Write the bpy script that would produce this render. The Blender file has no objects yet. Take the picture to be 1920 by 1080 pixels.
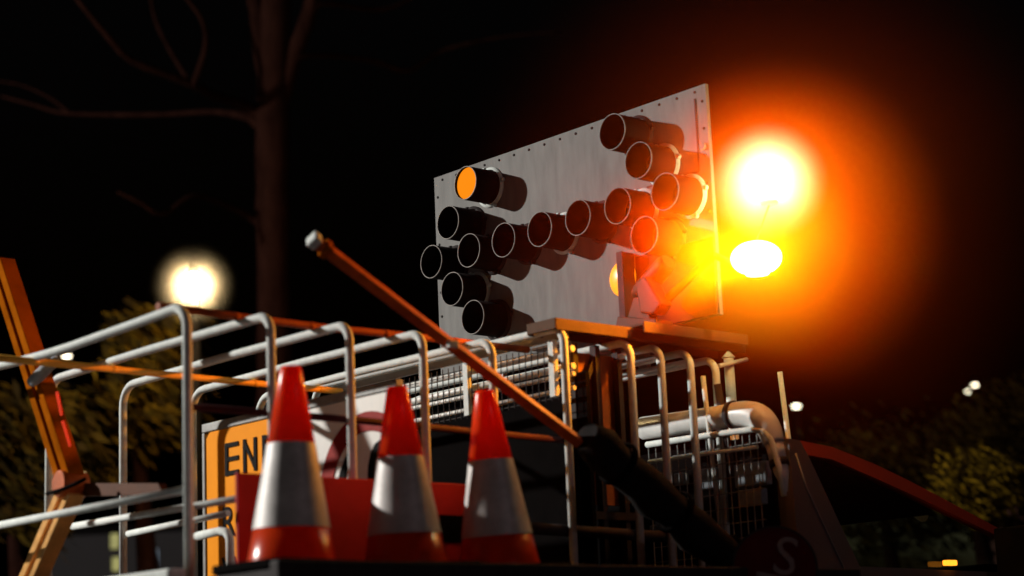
import bpy, bmesh, math, random
from mathutils import Vector, Matrix
random.seed(7)
V = Vector
R_ = math.radians

# ---------------------------------------------------------------- camera, world, key lamp
scene = bpy.context.scene
F_PX = 3636.2
YAW, PITCH, ROLL = .7351, .2062, -.0428
CAM = V((-3.323, -5.238, 0.70))
_f = V((math.sin(YAW)*math.cos(PITCH), math.cos(YAW)*math.cos(PITCH), math.sin(PITCH)))
_r0 = V((math.cos(YAW), -math.sin(YAW), 0))
_u0 = _r0.cross(_f)
_r = _r0*math.cos(ROLL) + _u0*math.sin(ROLL)
_u = -_r0*math.sin(ROLL) + _u0*math.cos(ROLL)
cd = bpy.data.cameras.new('camera')
cam = bpy.data.objects.new('camera', cd)
scene.collection.objects.link(cam)
scene.camera = cam
cam.matrix_world = Matrix(((_r.x, _u.x, -_f.x, CAM.x), (_r.y, _u.y, -_f.y, CAM.y), (_r.z, _u.z, -_f.z, CAM.z), (0, 0, 0, 1)))
cd.sensor_width = 36
cd.lens = 36*F_PX/1920
cd.clip_start, cd.clip_end = .05, 2000
cd.dof.use_dof = True
cd.dof.focus_distance = 8.75
cd.dof.aperture_fstop = 1.4

w = bpy.data.worlds.new('World')
scene.world = w
w.use_nodes = True
nt = w.node_tree
bg = nt.nodes['Background']
sky = nt.nodes.new('ShaderNodeTexSky')
sky.sky_type = 'NISHITA'
sky.sun_disc = False
sky.sun_elevation = R_(-4)
sky.sun_rotation = R_(220)
nt.links.new(sky.outputs[0], bg.inputs['Color'])
bg.inputs['Strength'].default_value = .05
scene.view_settings.view_transform = 'Standard'
scene.view_settings.look = 'None'
scene.view_settings.exposure = 0
scene.view_settings.gamma = 1
scene.cycles.use_denoising = True
scene.cycles.max_bounces = 6
scene.cycles.volume_step_rate = .6
scene.cycles.sample_clamp_indirect = 4

def light(name, loc, watt, color, radius):
    l = bpy.data.lights.new(name, 'POINT')
    l.energy, l.color, l.shadow_soft_size = watt, color, radius
    o = bpy.data.objects.new(name, l)
    o.location = loc
    scene.collection.objects.link(o)
    return o

KEY_DIR = V((.619, -.722, -.31)).normalized()
KEY_POS = V((2.4, .75, 2.6)) - 14*KEY_DIR
light('key_street_lamp_light', KEY_POS, 12000, (1, .95, .88), .12)
light('added_fill_light', (1.5, -15, 5.5), 230, (1, .70, .74), .15)  # unseen fill light added to lift the near-side shade

# ---------------------------------------------------------------- photo to world helpers
def ray(x, y):
    return _f + _r*((x-960)/F_PX) - _u*((y-540)/F_PX)
def on(x, y, axis, v):
    d = ray(x, y)
    return CAM + d*((v-CAM[axis])/d[axis])
def X(x, y, v): return on(x, y, 0, v)
def Y(x, y, v): return on(x, y, 1, v)
def D(x, y, depth): return CAM + ray(x, y)*depth

# ---------------------------------------------------------------- materials
def mat(name, col, rough=.6, metal=0., var=.25, scale=6., bump=0., spec=.5, emit=None, estr=0., streak=None):
    m = bpy.data.materials.new(name)
    m.use_nodes = True
    t = m.node_tree
    b = t.nodes['Principled BSDF']
    b.inputs['Roughness'].default_value = rough
    b.inputs['Metallic'].default_value = metal
    b.inputs['Specular IOR Level'].default_value = spec
    tc = t.nodes.new('ShaderNodeTexCoord')
    mp = t.nodes.new('ShaderNodeMapping')
    t.links.new(tc.outputs['Object'], mp.inputs[0])
    if streak: mp.inputs['Scale'].default_value = streak
    n = t.nodes.new('ShaderNodeTexNoise')
    n.inputs['Scale'].default_value = scale
    n.inputs['Detail'].default_value = 6
    n.inputs['Roughness'].default_value = .65
    t.links.new(mp.outputs[0], n.inputs['Vector'])
    r = t.nodes.new('ShaderNodeValToRGB')
    r.color_ramp.elements[0].position, r.color_ramp.elements[1].position = .3, .7
    lo, hi = 1-var, 1+var*.6
    r.color_ramp.elements[0].color = (*[min(1, c*lo) for c in col], 1)
    r.color_ramp.elements[1].color = (*[min(1, c*hi) for c in col], 1)
    t.links.new(n.outputs['Fac'], r.inputs['Fac'])
    t.links.new(r.outputs['Color'], b.inputs['Base Color'])
    if bump:
        bp = t.nodes.new('ShaderNodeBump')
        bp.inputs['Strength'].default_value = bump
        bp.inputs['Distance'].default_value = .01
        t.links.new(n.outputs['Fac'], bp.inputs['Height'])
        t.links.new(bp.outputs[0], b.inputs['Normal'])
    if emit:
        b.inputs['Emission Color'].default_value = (*emit, 1)
        b.inputs['Emission Strength'].default_value = estr
    return m

def glass_mat(name, tint, gloss=.06):
    m = bpy.data.materials.new(name)
    m.use_nodes = True
    t = m.node_tree
    t.nodes.remove(t.nodes['Principled BSDF'])
    tr = t.nodes.new('ShaderNodeBsdfTransparent')
    tr.inputs[0].default_value = (*tint, 1)
    gl = t.nodes.new('ShaderNodeBsdfGlossy')
    gl.inputs['Roughness'].default_value = .05
    mx = t.nodes.new('ShaderNodeMixShader')
    mx.inputs[0].default_value = gloss
    t.links.new(tr.outputs[0], mx.inputs[1]); t.links.new(gl.outputs[0], mx.inputs[2])
    t.links.new(mx.outputs[0], t.nodes['Material Output'].inputs['Surface'])
    return m

def lamp_mat(name, col, strength, clear=(1, .6, .2), share=.5):
    """glowing lens that also lets the bulb behind it shine through"""
    m = bpy.data.materials.new(name)
    m.use_nodes = True
    t = m.node_tree
    t.nodes.remove(t.nodes['Principled BSDF'])
    tr = t.nodes.new('ShaderNodeBsdfTransparent'); tr.inputs[0].default_value = (*clear, 1)
    em = t.nodes.new('ShaderNodeEmission')
    em.inputs[0].default_value = (*col, 1); em.inputs[1].default_value = strength
    mx = t.nodes.new('ShaderNodeMixShader'); mx.inputs[0].default_value = share
    t.links.new(tr.outputs[0], mx.inputs[1]); t.links.new(em.outputs[0], mx.inputs[2])
    t.links.new(mx.outputs[0], t.nodes['Material Output'].inputs['Surface'])
    return m

def halo_mat(name, radius, k, power, color=(1, 1, 1), core=None):
    m = bpy.data.materials.new(name)
    m.use_nodes = True
    t = m.node_tree
    t.nodes.remove(t.nodes['Principled BSDF'])
    tc = t.nodes.new('ShaderNodeTexCoord')
    ln = t.nodes.new('ShaderNodeVectorMath'); ln.operation = 'LENGTH'
    t.links.new(tc.outputs['Object'], ln.inputs[0])
    mr = t.nodes.new('ShaderNodeMapRange')
    mr.inputs['From Min'].default_value, mr.inputs['From Max'].default_value = 0, radius
    mr.inputs['To Min'].default_value, mr.inputs['To Max'].default_value = 1, 0
    t.links.new(ln.outputs['Value'], mr.inputs['Value'])
    pw = t.nodes.new('ShaderNodeMath'); pw.operation = 'POWER'; pw.inputs[1].default_value = power
    t.links.new(mr.outputs[0], pw.inputs[0])
    ml = t.nodes.new('ShaderNodeMath'); ml.operation = 'MULTIPLY'; ml.inputs[1].default_value = k
    t.links.new(pw.outputs[0], ml.inputs[0])
    if core:      # an even core of radius core[0] thinning out to core[1], strength core[2]
        m2 = t.nodes.new('ShaderNodeMapRange'); m2.interpolation_type = 'SMOOTHERSTEP'
        m2.inputs['From Min'].default_value, m2.inputs['From Max'].default_value = core[0], core[1]
        m2.inputs['To Min'].default_value, m2.inputs['To Max'].default_value = core[2], 0
        t.links.new(ln.outputs['Value'], m2.inputs['Value'])
        ad = t.nodes.new('ShaderNodeMath'); ad.operation = 'ADD'
        t.links.new(ml.outputs[0], ad.inputs[0]); t.links.new(m2.outputs[0], ad.inputs[1])
        ml = ad
    vs = t.nodes.new('ShaderNodeVolumeScatter')
    vs.inputs['Color'].default_value = (*color, 1)
    t.links.new(ml.outputs[0], vs.inputs['Density'])
    t.links.new(vs.outputs[0], t.nodes['Material Output'].inputs['Volume'])
    return m

M = {}
M['galv'] = mat('galvanised_tube', (.56, .60, .58), .75, .0, .16, 30, .1, spec=.25)
M['galv_dark'] = mat('weathered_tube', (.2, .2, .19), .55, .1, .3, 25, .15)
M['steel'] = mat('painted_steel', (.3, .29, .28), .5, .1, .25, 9, .1)
M['dark'] = mat('dark_steel', (.03, .025, .025), .7, 0, .4, 12, .2, spec=.12)
M['black'] = mat('black_paint', (.0035, .003, .003), .9, 0, .3, 8, spec=.01)
M['panel'] = mat('board_paint', (.155, .153, .148), .7, 0, .2, 6, .05, spec=.12, streak=(1, 3.2, .7))
M['hood'] = mat('black_hood', (.008, .007, .007), .8, 0, .3, 10, .1, spec=.06)
M['rim'] = mat('worn_hood_rim', (.15, .135, .125), .5, .3, .5, 40, spec=.2)
M['white'] = mat('white_paint', (.62, .62, .59), .45, 0, .15, 10, .05)
M['faded'] = mat('faded_white', (.26, .20, .20), .8, 0, .3, 14, spec=.05)
M['rust'] = mat('rust_red_paint', (.28, .055, .010), .6, 0, .3, 14, spec=.1)
M['maroon'] = mat('maroon_paint', (.055, .012, .014), .7, 0, .3, 14, spec=.1)
M['bat'] = mat('bat_red', (.09, .007, .01), .7, 0, .25, 9, spec=.06)
M['pipe'] = mat('grey_white_pipe', (.66, .66, .64), .4, 0, .2, 9, .05)
M['orange'] = mat('cone_orange', (.95, .070, .008), .24, 0, .22, 9, .04, spec=.3)
_t = M['orange'].node_tree      # thin PVC lets some light through the wall
_tl = _t.nodes.new('ShaderNodeBsdfTranslucent'); _tl.inputs[0].default_value = (1, .03, .004, 1)
_mx = _t.nodes.new('ShaderNodeMixShader'); _mx.inputs[0].default_value = .5
_t.links.new(_t.nodes['Principled BSDF'].outputs[0], _mx.inputs[1]); _t.links.new(_tl.outputs[0], _mx.inputs[2])
_t.links.new(_mx.outputs[0], _t.nodes['Material Output'].inputs['Surface'])
M['band'] = mat('cone_reflective_band', (.55, .53, .515), .5, .1, .34, 9, .1, spec=.3)
M['red'] = mat('red_board', (.40, .006, .010), .65, 0, .25, 5, .15, spec=.1)
M['sign_y'] = mat('sign_yellow', (.85, .29, .006), .6, 0, .08, 6, spec=.04)
M['sign_w'] = mat('sign_white', (.8, .8, .765), .6, 0, .08, 6, spec=.06)
M['sign_r'] = mat('sign_red', (.26, .016, .012), .6, 0, .12, 9, spec=.08)
M['ink'] = mat('sign_ink', (.010, .010, .010), .8, 0, .2, 9, spec=.05)
M['pole'] = mat('rust_orange_paint', (.50, .10, .012), .45, 0, .4, 12, .1, spec=.2)
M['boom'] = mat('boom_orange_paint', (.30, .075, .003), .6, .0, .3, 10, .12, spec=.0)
M['boom_low'] = mat('boom_glossy_glare', (.72, .36, .09), .28, .0, .35, 14, .3, spec=1)  # lighter base puts the lower arm's glare into the colour
M['rail_lit'] = mat('amber_lit_rail', (.92, .46, .05), .5, 0, .15, 10, .1)  # beacon's amber light on the far rail put into its colour
M['beam'] = mat('beam_paint', (.075, .038, .02), .6, 0, .35, 9, .1, spec=.05)
M['canvas'] = mat('black_canvas', (.012, .010, .010), .95, 0, .4, 14, .5, spec=.1)
M['plate_orange'] = mat('orange_plate', (.26, .085, .025), .6, 0, .35, 7, .1, spec=.15)
M['cab'] = mat('cab_paint', (.13, .10, .105), .35, .1, .1, 3, 0)
M['cab_roof'] = mat('cab_roof_red_lit', (.45, .055, .025), .5, 0, .12, 4, 0, spec=.2)  # red glow of the beacon put into the roof colour
M['trim'] = mat('interior_trim', (.006, .005, .005), .9, 0, .3, 9, spec=.04)
M['mirror'] = mat('mirror_back', (.2, .19, .18), .35, 0, .1, 9)
M['bark'] = mat('bark', (.008, .003, .0022), .95, 0, .5, 3, .8, spec=.0, streak=(3, 3, .7))
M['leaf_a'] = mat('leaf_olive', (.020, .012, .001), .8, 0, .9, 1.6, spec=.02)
M['leaf_o'] = mat('leaf_olive_lit', (.038, .022, .0015), .8, 0, .9, 2.4, spec=.02)  # warm lamp light on the left tree put into its leaf colour
M['leaf_y'] = mat('leaf_yellow_green_lit', (.10, .062, .004), .8, 0, .9, 2.2, spec=.02)  # brighter, yellower leaves stand in for light on the right-hand tree
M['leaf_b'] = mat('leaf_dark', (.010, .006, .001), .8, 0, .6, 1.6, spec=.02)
M['asphalt'] = mat('asphalt', (.05, .05, .05), .9, 0, .3, 20, .4)
M['rubber'] = mat('rubber', (.02, .02, .02), .9, 0, .3, 10)
M['strap'] = mat('grey_strap', (.22, .25, .28), .8, 0, .4, 20, .3)
M['glass'] = glass_mat('window_glass', (.55, .6, .55))
M['lens_on'] = mat('lit_amber_lens', (.03, .006, .001), .6, 0, .5, 30, .0, spec=.0, emit=(1, .27, .006), estr=1.0)
M['shade_dark'] = mat('shade_plate_dark', (.022, .010, .005), .8, 0, .35, 9, spec=.03)
M['motor'] = mat('motor_paint', (.085, .024, .005), .55, 0, .35, 12, .1, spec=.1)
M['lens_glow'] = mat('amber_lens', (.8, .3, .02), .3, 0, .4, 22, 0, emit=(1, .36, .01), estr=.85)
M['beacon'] = lamp_mat('beacon_dome', (1, .72, .30), 14, (1, .8, .5), .5)
M['beacon_hot'] = lamp_mat('beacon_dome_hot', (1, .86, .66), 16, (1, .85, .6), .5)
M['lamp'] = lamp_mat('street_lamp_glass', (1, .93, .78), 14, (1, .95, .85), .5)
M['lamp_far'] = mat('far_lamp_glass', (1, 1, .9), .5, 0, 0, 1, 0, emit=(1, .86, .6), estr=7)
M['lamp_cool'] = mat('far_lamp_cool', (1, 1, 1), .5, 0, 0, 1, 0, emit=(.7, .9, 1), estr=1.2)
M['stripe_y'] = mat('glow_stripe', (.2, .2, .05), .5, 0, .5, 3, 0, emit=(.32, .30, .05), estr=.5)
M['panel_b'] = mat('glow_panel_blue', (.1, .15, .2), .5, 0, .3, 3, 0, emit=(.10, .14, .2), estr=.5)
M['wall'] = mat('dark_render', (.006, .004, .005), .9, 0, .2, 2)
M['wall_olive'] = mat('backdrop_olive', (.16, .15, .10), .9, 0, .3, 1.5, spec=.05)
M['wall_pink'] = mat('pink_render', (.25, .10, .09), .9, 0, .2, 2)
M['indicator'] = mat('indicator_lens', (.8, .2, .02), .3, 0, .2, 40, 0, emit=(1, .33, .02), estr=2.2)

# ---------------------------------------------------------------- mesh builder
class MB:
    def __init__(s): s.v = []; s.f = []; s.m = []; s.sm = []; s.mi = 0
    def add(s, vs, fs, smooth=False):
        b = len(s.v)
        s.v += [V(p) for p in vs]
        for f in fs:
            s.f.append([b+i for i in f]); s.m.append(s.mi); s.sm.append(smooth)
        return s
    def hexa(s, p):       # 8 corners: 4 bottom ring, 4 top ring
        return s.add(p, [(3, 2, 1, 0), (4, 5, 6, 7), (0, 1, 5, 4), (1, 2, 6, 5), (2, 3, 7, 6), (3, 0, 4, 7)])
    def box(s, a, b):
        (x0, y0, z0), (x1, y1, z1) = a, b
        x0, x1 = min(x0, x1), max(x0, x1); y0, y1 = min(y0, y1), max(y0, y1); z0, z1 = min(z0, z1), max(z0, z1)
        return s.hexa([(x0, y0, z0), (x1, y0, z0), (x1, y1, z0), (x0, y1, z0), (x0, y0, z1), (x1, y0, z1), (x1, y1, z1), (x0, y1, z1)])
    def prism(s, poly, off):   # polygon extruded by vector
        n = len(poly); off = V(off)
        a = [V(p) for p in poly]; b = [p+off for p in a]
        nrm = sum(((a[i]-a[0]).cross(a[i+1]-a[0]) for i in range(1, n-1)), V())
        fl = nrm.dot(off) > 0
        bot = list(range(n)); top = list(range(n, 2*n))
        fs = [bot[::-1] if fl else bot, top if fl else top[::-1]]
        for i in range(n):
            q = (i, (i+1) % n, n+(i+1) % n, n+i)
            fs.append(q if fl else q[::-1])
        return s.add(a+b, fs)
    def tube(s, pts, r, n=12, cap=True, smooth=True, twist=None):
        pts = [V(p) for p in pts]
        rs = r if isinstance(r, (list, tuple)) else [r]*len(pts)
        up = None; vs = []; k = len(pts)
        for i, p in enumerate(pts):
            t = (pts[min(i+1, k-1)]-pts[max(i-1, 0)]).normalized()
            if up is None:
                a = V((0, 0, 1)) if abs(t.z) < .9 else V((0, 1, 0))
                up = (a - t*a.dot(t)).normalized()
            else:
                up = (up - t*up.dot(t)).normalized()
            q = t.cross(up)
            for j in range(n):
                an = 2*math.pi*(j+.5)/n
                vs.append(p + (up*math.cos(an) + q*math.sin(an))*rs[i])
        fs = []
        for i in range(k-1):
            for j in range(n):
                a, b = i*n+j, i*n+(j+1) % n
                fs.append((a, b, b+n, a+n))
        s.add(vs, fs, smooth)
        if cap:
            b0 = len(s.v)-k*n
            s.f.append([b0+j for j in range(n)][::-1]); s.m.append(s.mi); s.sm.append(False)
            s.f.append([b0+(k-1)*n+j for j in range(n)]); s.m.append(s.mi); s.sm.append(False)
        return s
    def lathe(s, prof, n=32, base=(0, 0, 0), axis=(0, 0, 1), smooth=True, cap=True):
        ax = V(axis).normalized()
        a = V((1, 0, 0)) if abs(ax.x) < .9 else V((0, 0, 1))
        e1 = (a-ax*a.dot(ax)).normalized(); e2 = ax.cross(e1); base = V(base)
        vs = []
        for (r, h) in prof:
            for j in range(n):
                an = 2*math.pi*j/n
                vs.append(base + ax*h + (e1*math.cos(an)+e2*math.sin(an))*r)
        fs = []
        for i in range(len(prof)-1):
            for j in range(n):
                a_, b_ = i*n+j, i*n+(j+1) % n
                fs.append((a_, b_, b_+n, a_+n))
        s.add(vs, fs, smooth)
        if cap:
            b0 = len(s.v)-len(prof)*n
            s.f.append([b0+j for j in range(n)][::-1]); s.m.append(s.mi); s.sm.append(False)
            s.f.append([b0+(len(prof)-1)*n+j for j in range(n)]); s.m.append(s.mi); s.sm.append(False)
        return s
    def build(s, name, mats, parent=None, bevel=0.):
        me = bpy.data.meshes.new(name)
        me.from_pydata([tuple(p) for p in s.v], [], s.f)
        for m_ in (mats if isinstance(mats, (list, tuple)) else [mats]): me.materials.append(m_)
        for p, mi, sm in zip(me.polygons, s.m, s.sm):
            p.material_index = mi; p.use_smooth = sm
        me.update()
        o = bpy.data.objects.new(name, me)
        scene.collection.objects.link(o)
        if parent is not None:
            o.parent = parent
            o.matrix_parent_inverse = Matrix.Translation(-world_loc(parent))
        if bevel:
            md = o.modifiers.new('edge', 'BEVEL'); md.width = bevel; md.segments = 2; md.limit_method = 'ANGLE'
        return o

def world_loc(o):
    p = V(o.location)
    if o.parent: p = p + world_loc(o.parent) + o.matrix_parent_inverse.translation
    return p

def tag(o, label, cat, group=None, kind=None):
    if label: o['label'] = label
    if cat: o['category'] = cat
    if group: o['group'] = group
    if kind: o['kind'] = kind
    return o
def thing(name, loc, label, cat, group=None):
    o = bpy.data.objects.new(name, None)
    o.empty_display_size = .1
    o.location = loc
    scene.collection.objects.link(o)
    return tag(o, label, cat, group)
def arc(c, a, b, n=7):
    """round corner: from c+a to c+b"""
    c, a, b = V(c), V(a), V(b)
    o = c + a + b
    return [o - b*math.cos(t) - a*math.sin(t) for t in [math.pi/2*i/n for i in range(n+1)]]

def text_mesh(txt, size, origin, ex, ey, thick=.003):
    """flat block lettering: returns vertices, faces laid along ex / ey at origin (lower-left)"""
    cu = bpy.data.curves.new('lettering', 'FONT')
    cu.body = txt; cu.size = size; cu.extrude = thick/2; cu.resolution_u = 4
    to = bpy.data.objects.new('lettering', cu)
    scene.collection.objects.link(to)
    dg = bpy.context.evaluated_depsgraph_get()
    me = bpy.data.meshes.new_from_object(to.evaluated_get(dg))
    ex, ey = V(ex), V(ey); ez = ex.cross(ey).normalized()
    vs = [V(origin)+ex*v.co.x+ey*v.co.y+ez*v.co.z for v in me.vertices]
    fs = [list(p.vertices) for p in me.polygons]
    bpy.data.objects.remove(to); bpy.data.meshes.remove(me); bpy.data.curves.remove(cu)
    return vs, fs

# ---------------------------------------------------------------- setting
g = MB(); g.add([(-400, -400, 0), (400, -400, 0), (400, 400, 0), (-400, 400, 0)], [(0, 1, 2, 3)])
tag(g.build('ground', M['asphalt']), None, None, kind='structure')

# ---------------------------------------------------------------- truck: tray and cab
BED = 1.085
truck = thing('utility_truck', (1.2, .7, 0), 'dark utility truck carrying the cage, its cab with red-lit roof edge beyond the rack', 'truck')
b = MB(); b.box((-.05, -.55, BED-.05), (2.58, 1.78, BED)); b.build('tray_floor', M['dark'], truck)
b = MB(); b.box((-.08, -.60, BED-.12), (2.58, -.553, BED+.022)); b.build('tray_side', M['dark'], truck, .006)
b = MB(); b.box((-.08, 1.783, BED-.12), (2.58, 1.83, BED+.022)); b.build('tray_side', M['dark'], truck, .006)
b = MB(); b.box((-.12, -.07, BED-.02), (-.053, 1.78, BED+.036)); b.build('tray_end_rail', M['galv'], truck, .008)
b = MB()
for y in (.1, 1.1): b.box((-.05, y, .62), (4.6, y+.09, BED-.053))
b.build('chassis', M['black'], truck)
for (x, y) in ((.35, -.42), (.35, 1.42), (3.9, -.28), (3.9, 1.5)):
    t = MB().lathe([(.19, 0), (.33, .0), (.36, .04), (.36, .2), (.33, .24), (.19, .24)], 32, (x, y, .36), (0, 1, 0)).build('wheel', M['rubber'], truck)
    MB().lathe([(.02, .03), (.16, .03), (.188, -.004), (.188, .245), (.16, .2), (.02, .2)], 24, (x, y, .36), (0, 1, 0)).build('rim', M['steel'], t)
    MB().tube([(x, y+.1, .36), (x, y+.1, .64)], .05).build('axle_mount', M['black'], t)

YC, YF = -.3, 1.55       # near and far side of the cab
roofline = [(1478, 822), (1500, 826), (1560, 838), (1640, 870), (1700, 899), (1760, 930), (1830, 968), (1900, 1005), (2010, 1062), (2140, 1130)]
win_top = [(1515, 853), (1560, 861), (1640, 896), (1700, 923), (1760, 951), (1830, 985), (1900, 1019), (1990, 1062)]
rl = [Y(*p, YC) for p in roofline]
wt = [Y(*p, YC) for p in win_top]
def shift(p, y): return V((p.x, y, p.z))
def cab_side(y0, y1, name):
    # roof rail band between roofline and the window opening
    b = MB()
    for i in range(len(win_top)-1):
        a0, a1 = rl[i+1], rl[i+2]; c0, c1 = wt[i], wt[i+1]
        b.prism([shift(q, y0) for q in (c0, c1, a1, a0)], (0, y1-y0, 0))
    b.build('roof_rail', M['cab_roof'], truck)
    sill = Y(1612, 1062, YC).z
    # rear quarter
    b = MB()
    q = [rl[0], rl[1], wt[0], Y(1612, 1062, YC), V((Y(1612, 1062, YC).x, YC, .7)), V((rl[0].x+.03, YC, .7))]
    b.prism([shift(p, y0) for p in q], (0, y1-y0, 0)).build('rear_pillar', M['cab'], truck)
    # door below the sill
    b = MB(); x0 = Y(1612, 1062, YC).x+.004
    q = [V((x0, 0, .62)), V((4.3, 0, .62)), V((4.3, 0, sill-.02)), V((x0, 0, sill))]
    d = b.prism([shift(p, y0) for p in q], (0, y1-y0, 0)).build('door', M['cab'], truck)
    if y0 < 0: MB().tube([Y(1492, 850, y0-.002), Y(1512, 915, y0-.002), Y(1588, 1078, y0-.002)], .004, 8).build('seam_highlight', M['steel'], d)  # pale tube drawn as the highlight along the door edge
    MB().box((x0+.1, y0-.02 if y0 < 0 else y1, sill-.16), (x0+.26, y0 if y0 < 0 else y1+.02, sill-.12)).build('handle', M['trim'], d)
    # glass
    poly = [shift(p, (y0+y1)/2) for p in wt] + [V((4.2, (y0+y1)/2, sill-.02)), V((x0, (y0+y1)/2, sill))]
    MB().add(poly, [list(range(len(poly)))]).build('side_window', M['glass'], truck)
cab_side(YC, YC+.045, 'near'); cab_side(YF-.045, YF, 'far')
b = MB()
for i in range(5):
    a0, a1 = rl[i], rl[i+1]
    b.hexa([V((a0.x, YC+.047, a0.z-.05)), V((a1.x, YC+.047, a1.z-.05)), V((a1.x, YF-.047, a1.z-.05)), V((a0.x, YF-.047, a0.z-.05)),
            V((a0.x, YC+.047, a0.z+.012)), V((a1.x, YC+.047, a1.z+.012)), V((a1.x, YF-.047, a1.z+.012)), V((a0.x, YF-.047, a0.z+.012))])
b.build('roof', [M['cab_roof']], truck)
b = MB()
for i in range(5):
    a0, a1 = rl[i], rl[i+1]
    b.hexa([V((a0.x+.01, YC+.05, a0.z-.075)), V((a1.x, YC+.05, a1.z-.075)), V((a1.x, YF-.05, a1.z-.075)), V((a0.x+.01, YF-.05, a0.z-.075)),
            V((a0.x+.01, YC+.05, a0.z-.053)), V((a1.x, YC+.05, a1.z-.053)), V((a1.x, YF-.05, a1.z-.053)), V((a0.x+.01, YF-.05, a0.z-.053))])
b.build('headliner', M['trim'], truck)
a0, a1 = rl[5], rl[9]
MB().add([V((a0.x, YC+.05, a0.z-.02)), V((a1.x, YC+.05, a1.z-.02)), V((a1.x, YF-.05, a1.z-.02)), V((a0.x, YF-.05, a0.z-.02))], [(0, 1, 2, 3)]).build('windscreen', M['glass'], truck)
b = MB(); b.box((2.60, YC+.05, .7), (2.64, YF-.05, 1.28)); b.box((2.60, YC+.05, 1.28), (2.64, YC+.5, 1.56)); b.box((2.60, YF-.5, 1.28), (2.64, YF-.05, 1.56))
b.build('rear_wall', M['cab'], truck)
b = MB(); b.box((3.75, YC+.05, .8), (4.3, YF-.05, 1.12)); b.box((3.9, YC+.05, 1.12), (4.3, YF-.05, 1.17)); b.build('dashboard', M['trim'], truck, .02)
for y in (-.1, .85):
    sb = MB(); sb.box((3.05, y, .8), (3.15, y+.45, 1.18)); sb.build('seat_back', M['trim'], truck, .03)
rm = [X(1690, 938, 3.45), X(1746, 978, 3.45)]
mc = Y(1718, 960, .35)
ex_, ez_ = (_r*.92 - _u*.62).normalized(), (_r*.62+_u*.92).normalized()
b = MB(); b.prism([mc+ex_*px_+ez_*pz_ for px_, pz_ in ((-.062, -.012), (-.045, -.026), (.045, -.026), (.062, -.012), (.062, .012), (.045, .026), (-.045, .026), (-.062, .012))], _f*.03)
b.tube([mc+_f*.03+ez_*.0, mc+_f*.05+V((0, 0, .1))], .008)
b.build('rear_view_mirror', M['mirror'], truck)
ind = Y(1781, 1056, YC-.012)
b = MB().box((ind.x-.038, YC-.03, ind.z-.010), (ind.x+.03, YC-.001, ind.z+.012)).build('indicator_lamp', M['indicator'], truck, .004)
dm = Y(1935, 1030, YC-.2)
b = MB(); b.box((dm.x-.07, YC-.24, dm.z-.13), (dm.x+.05, YC-.06, dm.z+.10)); b.tube([(dm.x, YC-.07, dm.z-.08), (dm.x+.02, YC+.01, dm.z-.12)], .02); b.build('door_mirror', M['trim'], truck, .02)
b = MB(); b.box((4.3, YC+.01, .62), (5.15, YF-.01, 1.06)); b.box((4.15, YC+.05, 1.0), (5.1, YF-.05, 1.1)); b.build('bonnet', M['cab'], truck, .05)
for y in (-.2, 1.2): MB().box((5.15, y, .8), (5.18, y+.25, .95)).build('headlight', M['white'], truck, .01)

# ---------------------------------------------------------------- tray cage (rear)
ZT, S, W = 1.9688, .3252, 1.5
cage = thing('tray_cage', (.65, .75, BED), 'grey tubular hoop cage on the rear of the truck tray with orange-lit rails', 'cage')
TR = .0155
hoop_mesh = []
for i in range(5):
    x = i*S
    rn, rf = (.075 if i == 0 else .06), .085
    pts = [V((x, 0, BED))]
    if i == 0:
        pts += [V((x, 0, ZT-rn))] + arc((x, 0, ZT), (0, 0, -rn), (0, rn, 0))[1:]
        pts += [X(250, 608, x), X(133, 649.5, x), X(112, 656, x), X(90, 663, x), X(60, 671, x), X(0, 686, x), X(-60, 700, x)]
        e = pts[-1]
        pts += [V((x, e.y+.06, e.z-.03)), V((x, e.y+.09, e.z-.1)), V((x, e.y+.09, BED))]
    else:
        pts += [V((x, 0, ZT-rn))] + arc((x, 0, ZT), (0, 0, -rn), (0, rn, 0))[1:]
        pts += [V((x, W/2, ZT+.004))] + arc((x, W, ZT), (0, -rf, 0), (0, 0, -rf))[0:]
        pts += [V((x, W, BED))]
    b = MB().tube(pts, TR, 14)
    b.build('hoop', M['galv'], cage)
def low(pa, pb, x, r=.013):
    a, c = X(*pa, x), X(*pb, x)
    return MB().tube([a, c], r, 12).build('cross_rail', M['galv'], cage)
low((-70, 998), (352, 917.5), 0)
low((136, 987), (519, 923), S, .0125)
low((240, 1001), (428, 962), 2*S, .012)
b = MB().tube([X(358, 1008, 2*S+.02), X(412, 996, 2*S+.02), X(424, 997, 2*S+.02), X(431, 1010, 2*S+.02), X(433, 1085, 2*S+.02)], .016, 12); b.build('cross_rail', M['galv'], cage)
def lrail(pts, z, r, name, m, extra=None):
    ps = [on(*p, 2, z) for p in pts]
    b = MB().tube(ps, r, 12)
    for i in range(5):
        for a_, c_ in zip(ps, ps[1:]):
            if a_.x <= i*S < c_.x:
                q = a_.lerp(c_, (i*S-a_.x)/(c_.x-a_.x)); d = (c_-a_).normalized()
                b.tube([q-d*.012, q-d*.009, q+d*.008, q+d*.012], [r*.98, r*1.1, r*1.08, r*.98], 12)
    return b.build(name, m, cage)
lrail([(296, 574), (478, 598), (622, 616), (760, 629), (990, 656)], ZT+.030, .0135, 'top_rail', M['rust'])
lrail([(-60, 666), (190, 690), (300, 701), (440, 715), (640, 734)], ZT-.030, .013, 'top_rail', M['rail_lit'])
MB().tube([Y(356, 763, .03), Y(660, 787, .03), Y(1072, 827, .03)], .0125).build('middle_rail', M['maroon'], cage)
MB().tube([Y(985, 990, .03), Y(1330, 1012, .03)], .022).build('middle_rail', M['dark'], cage)

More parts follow.
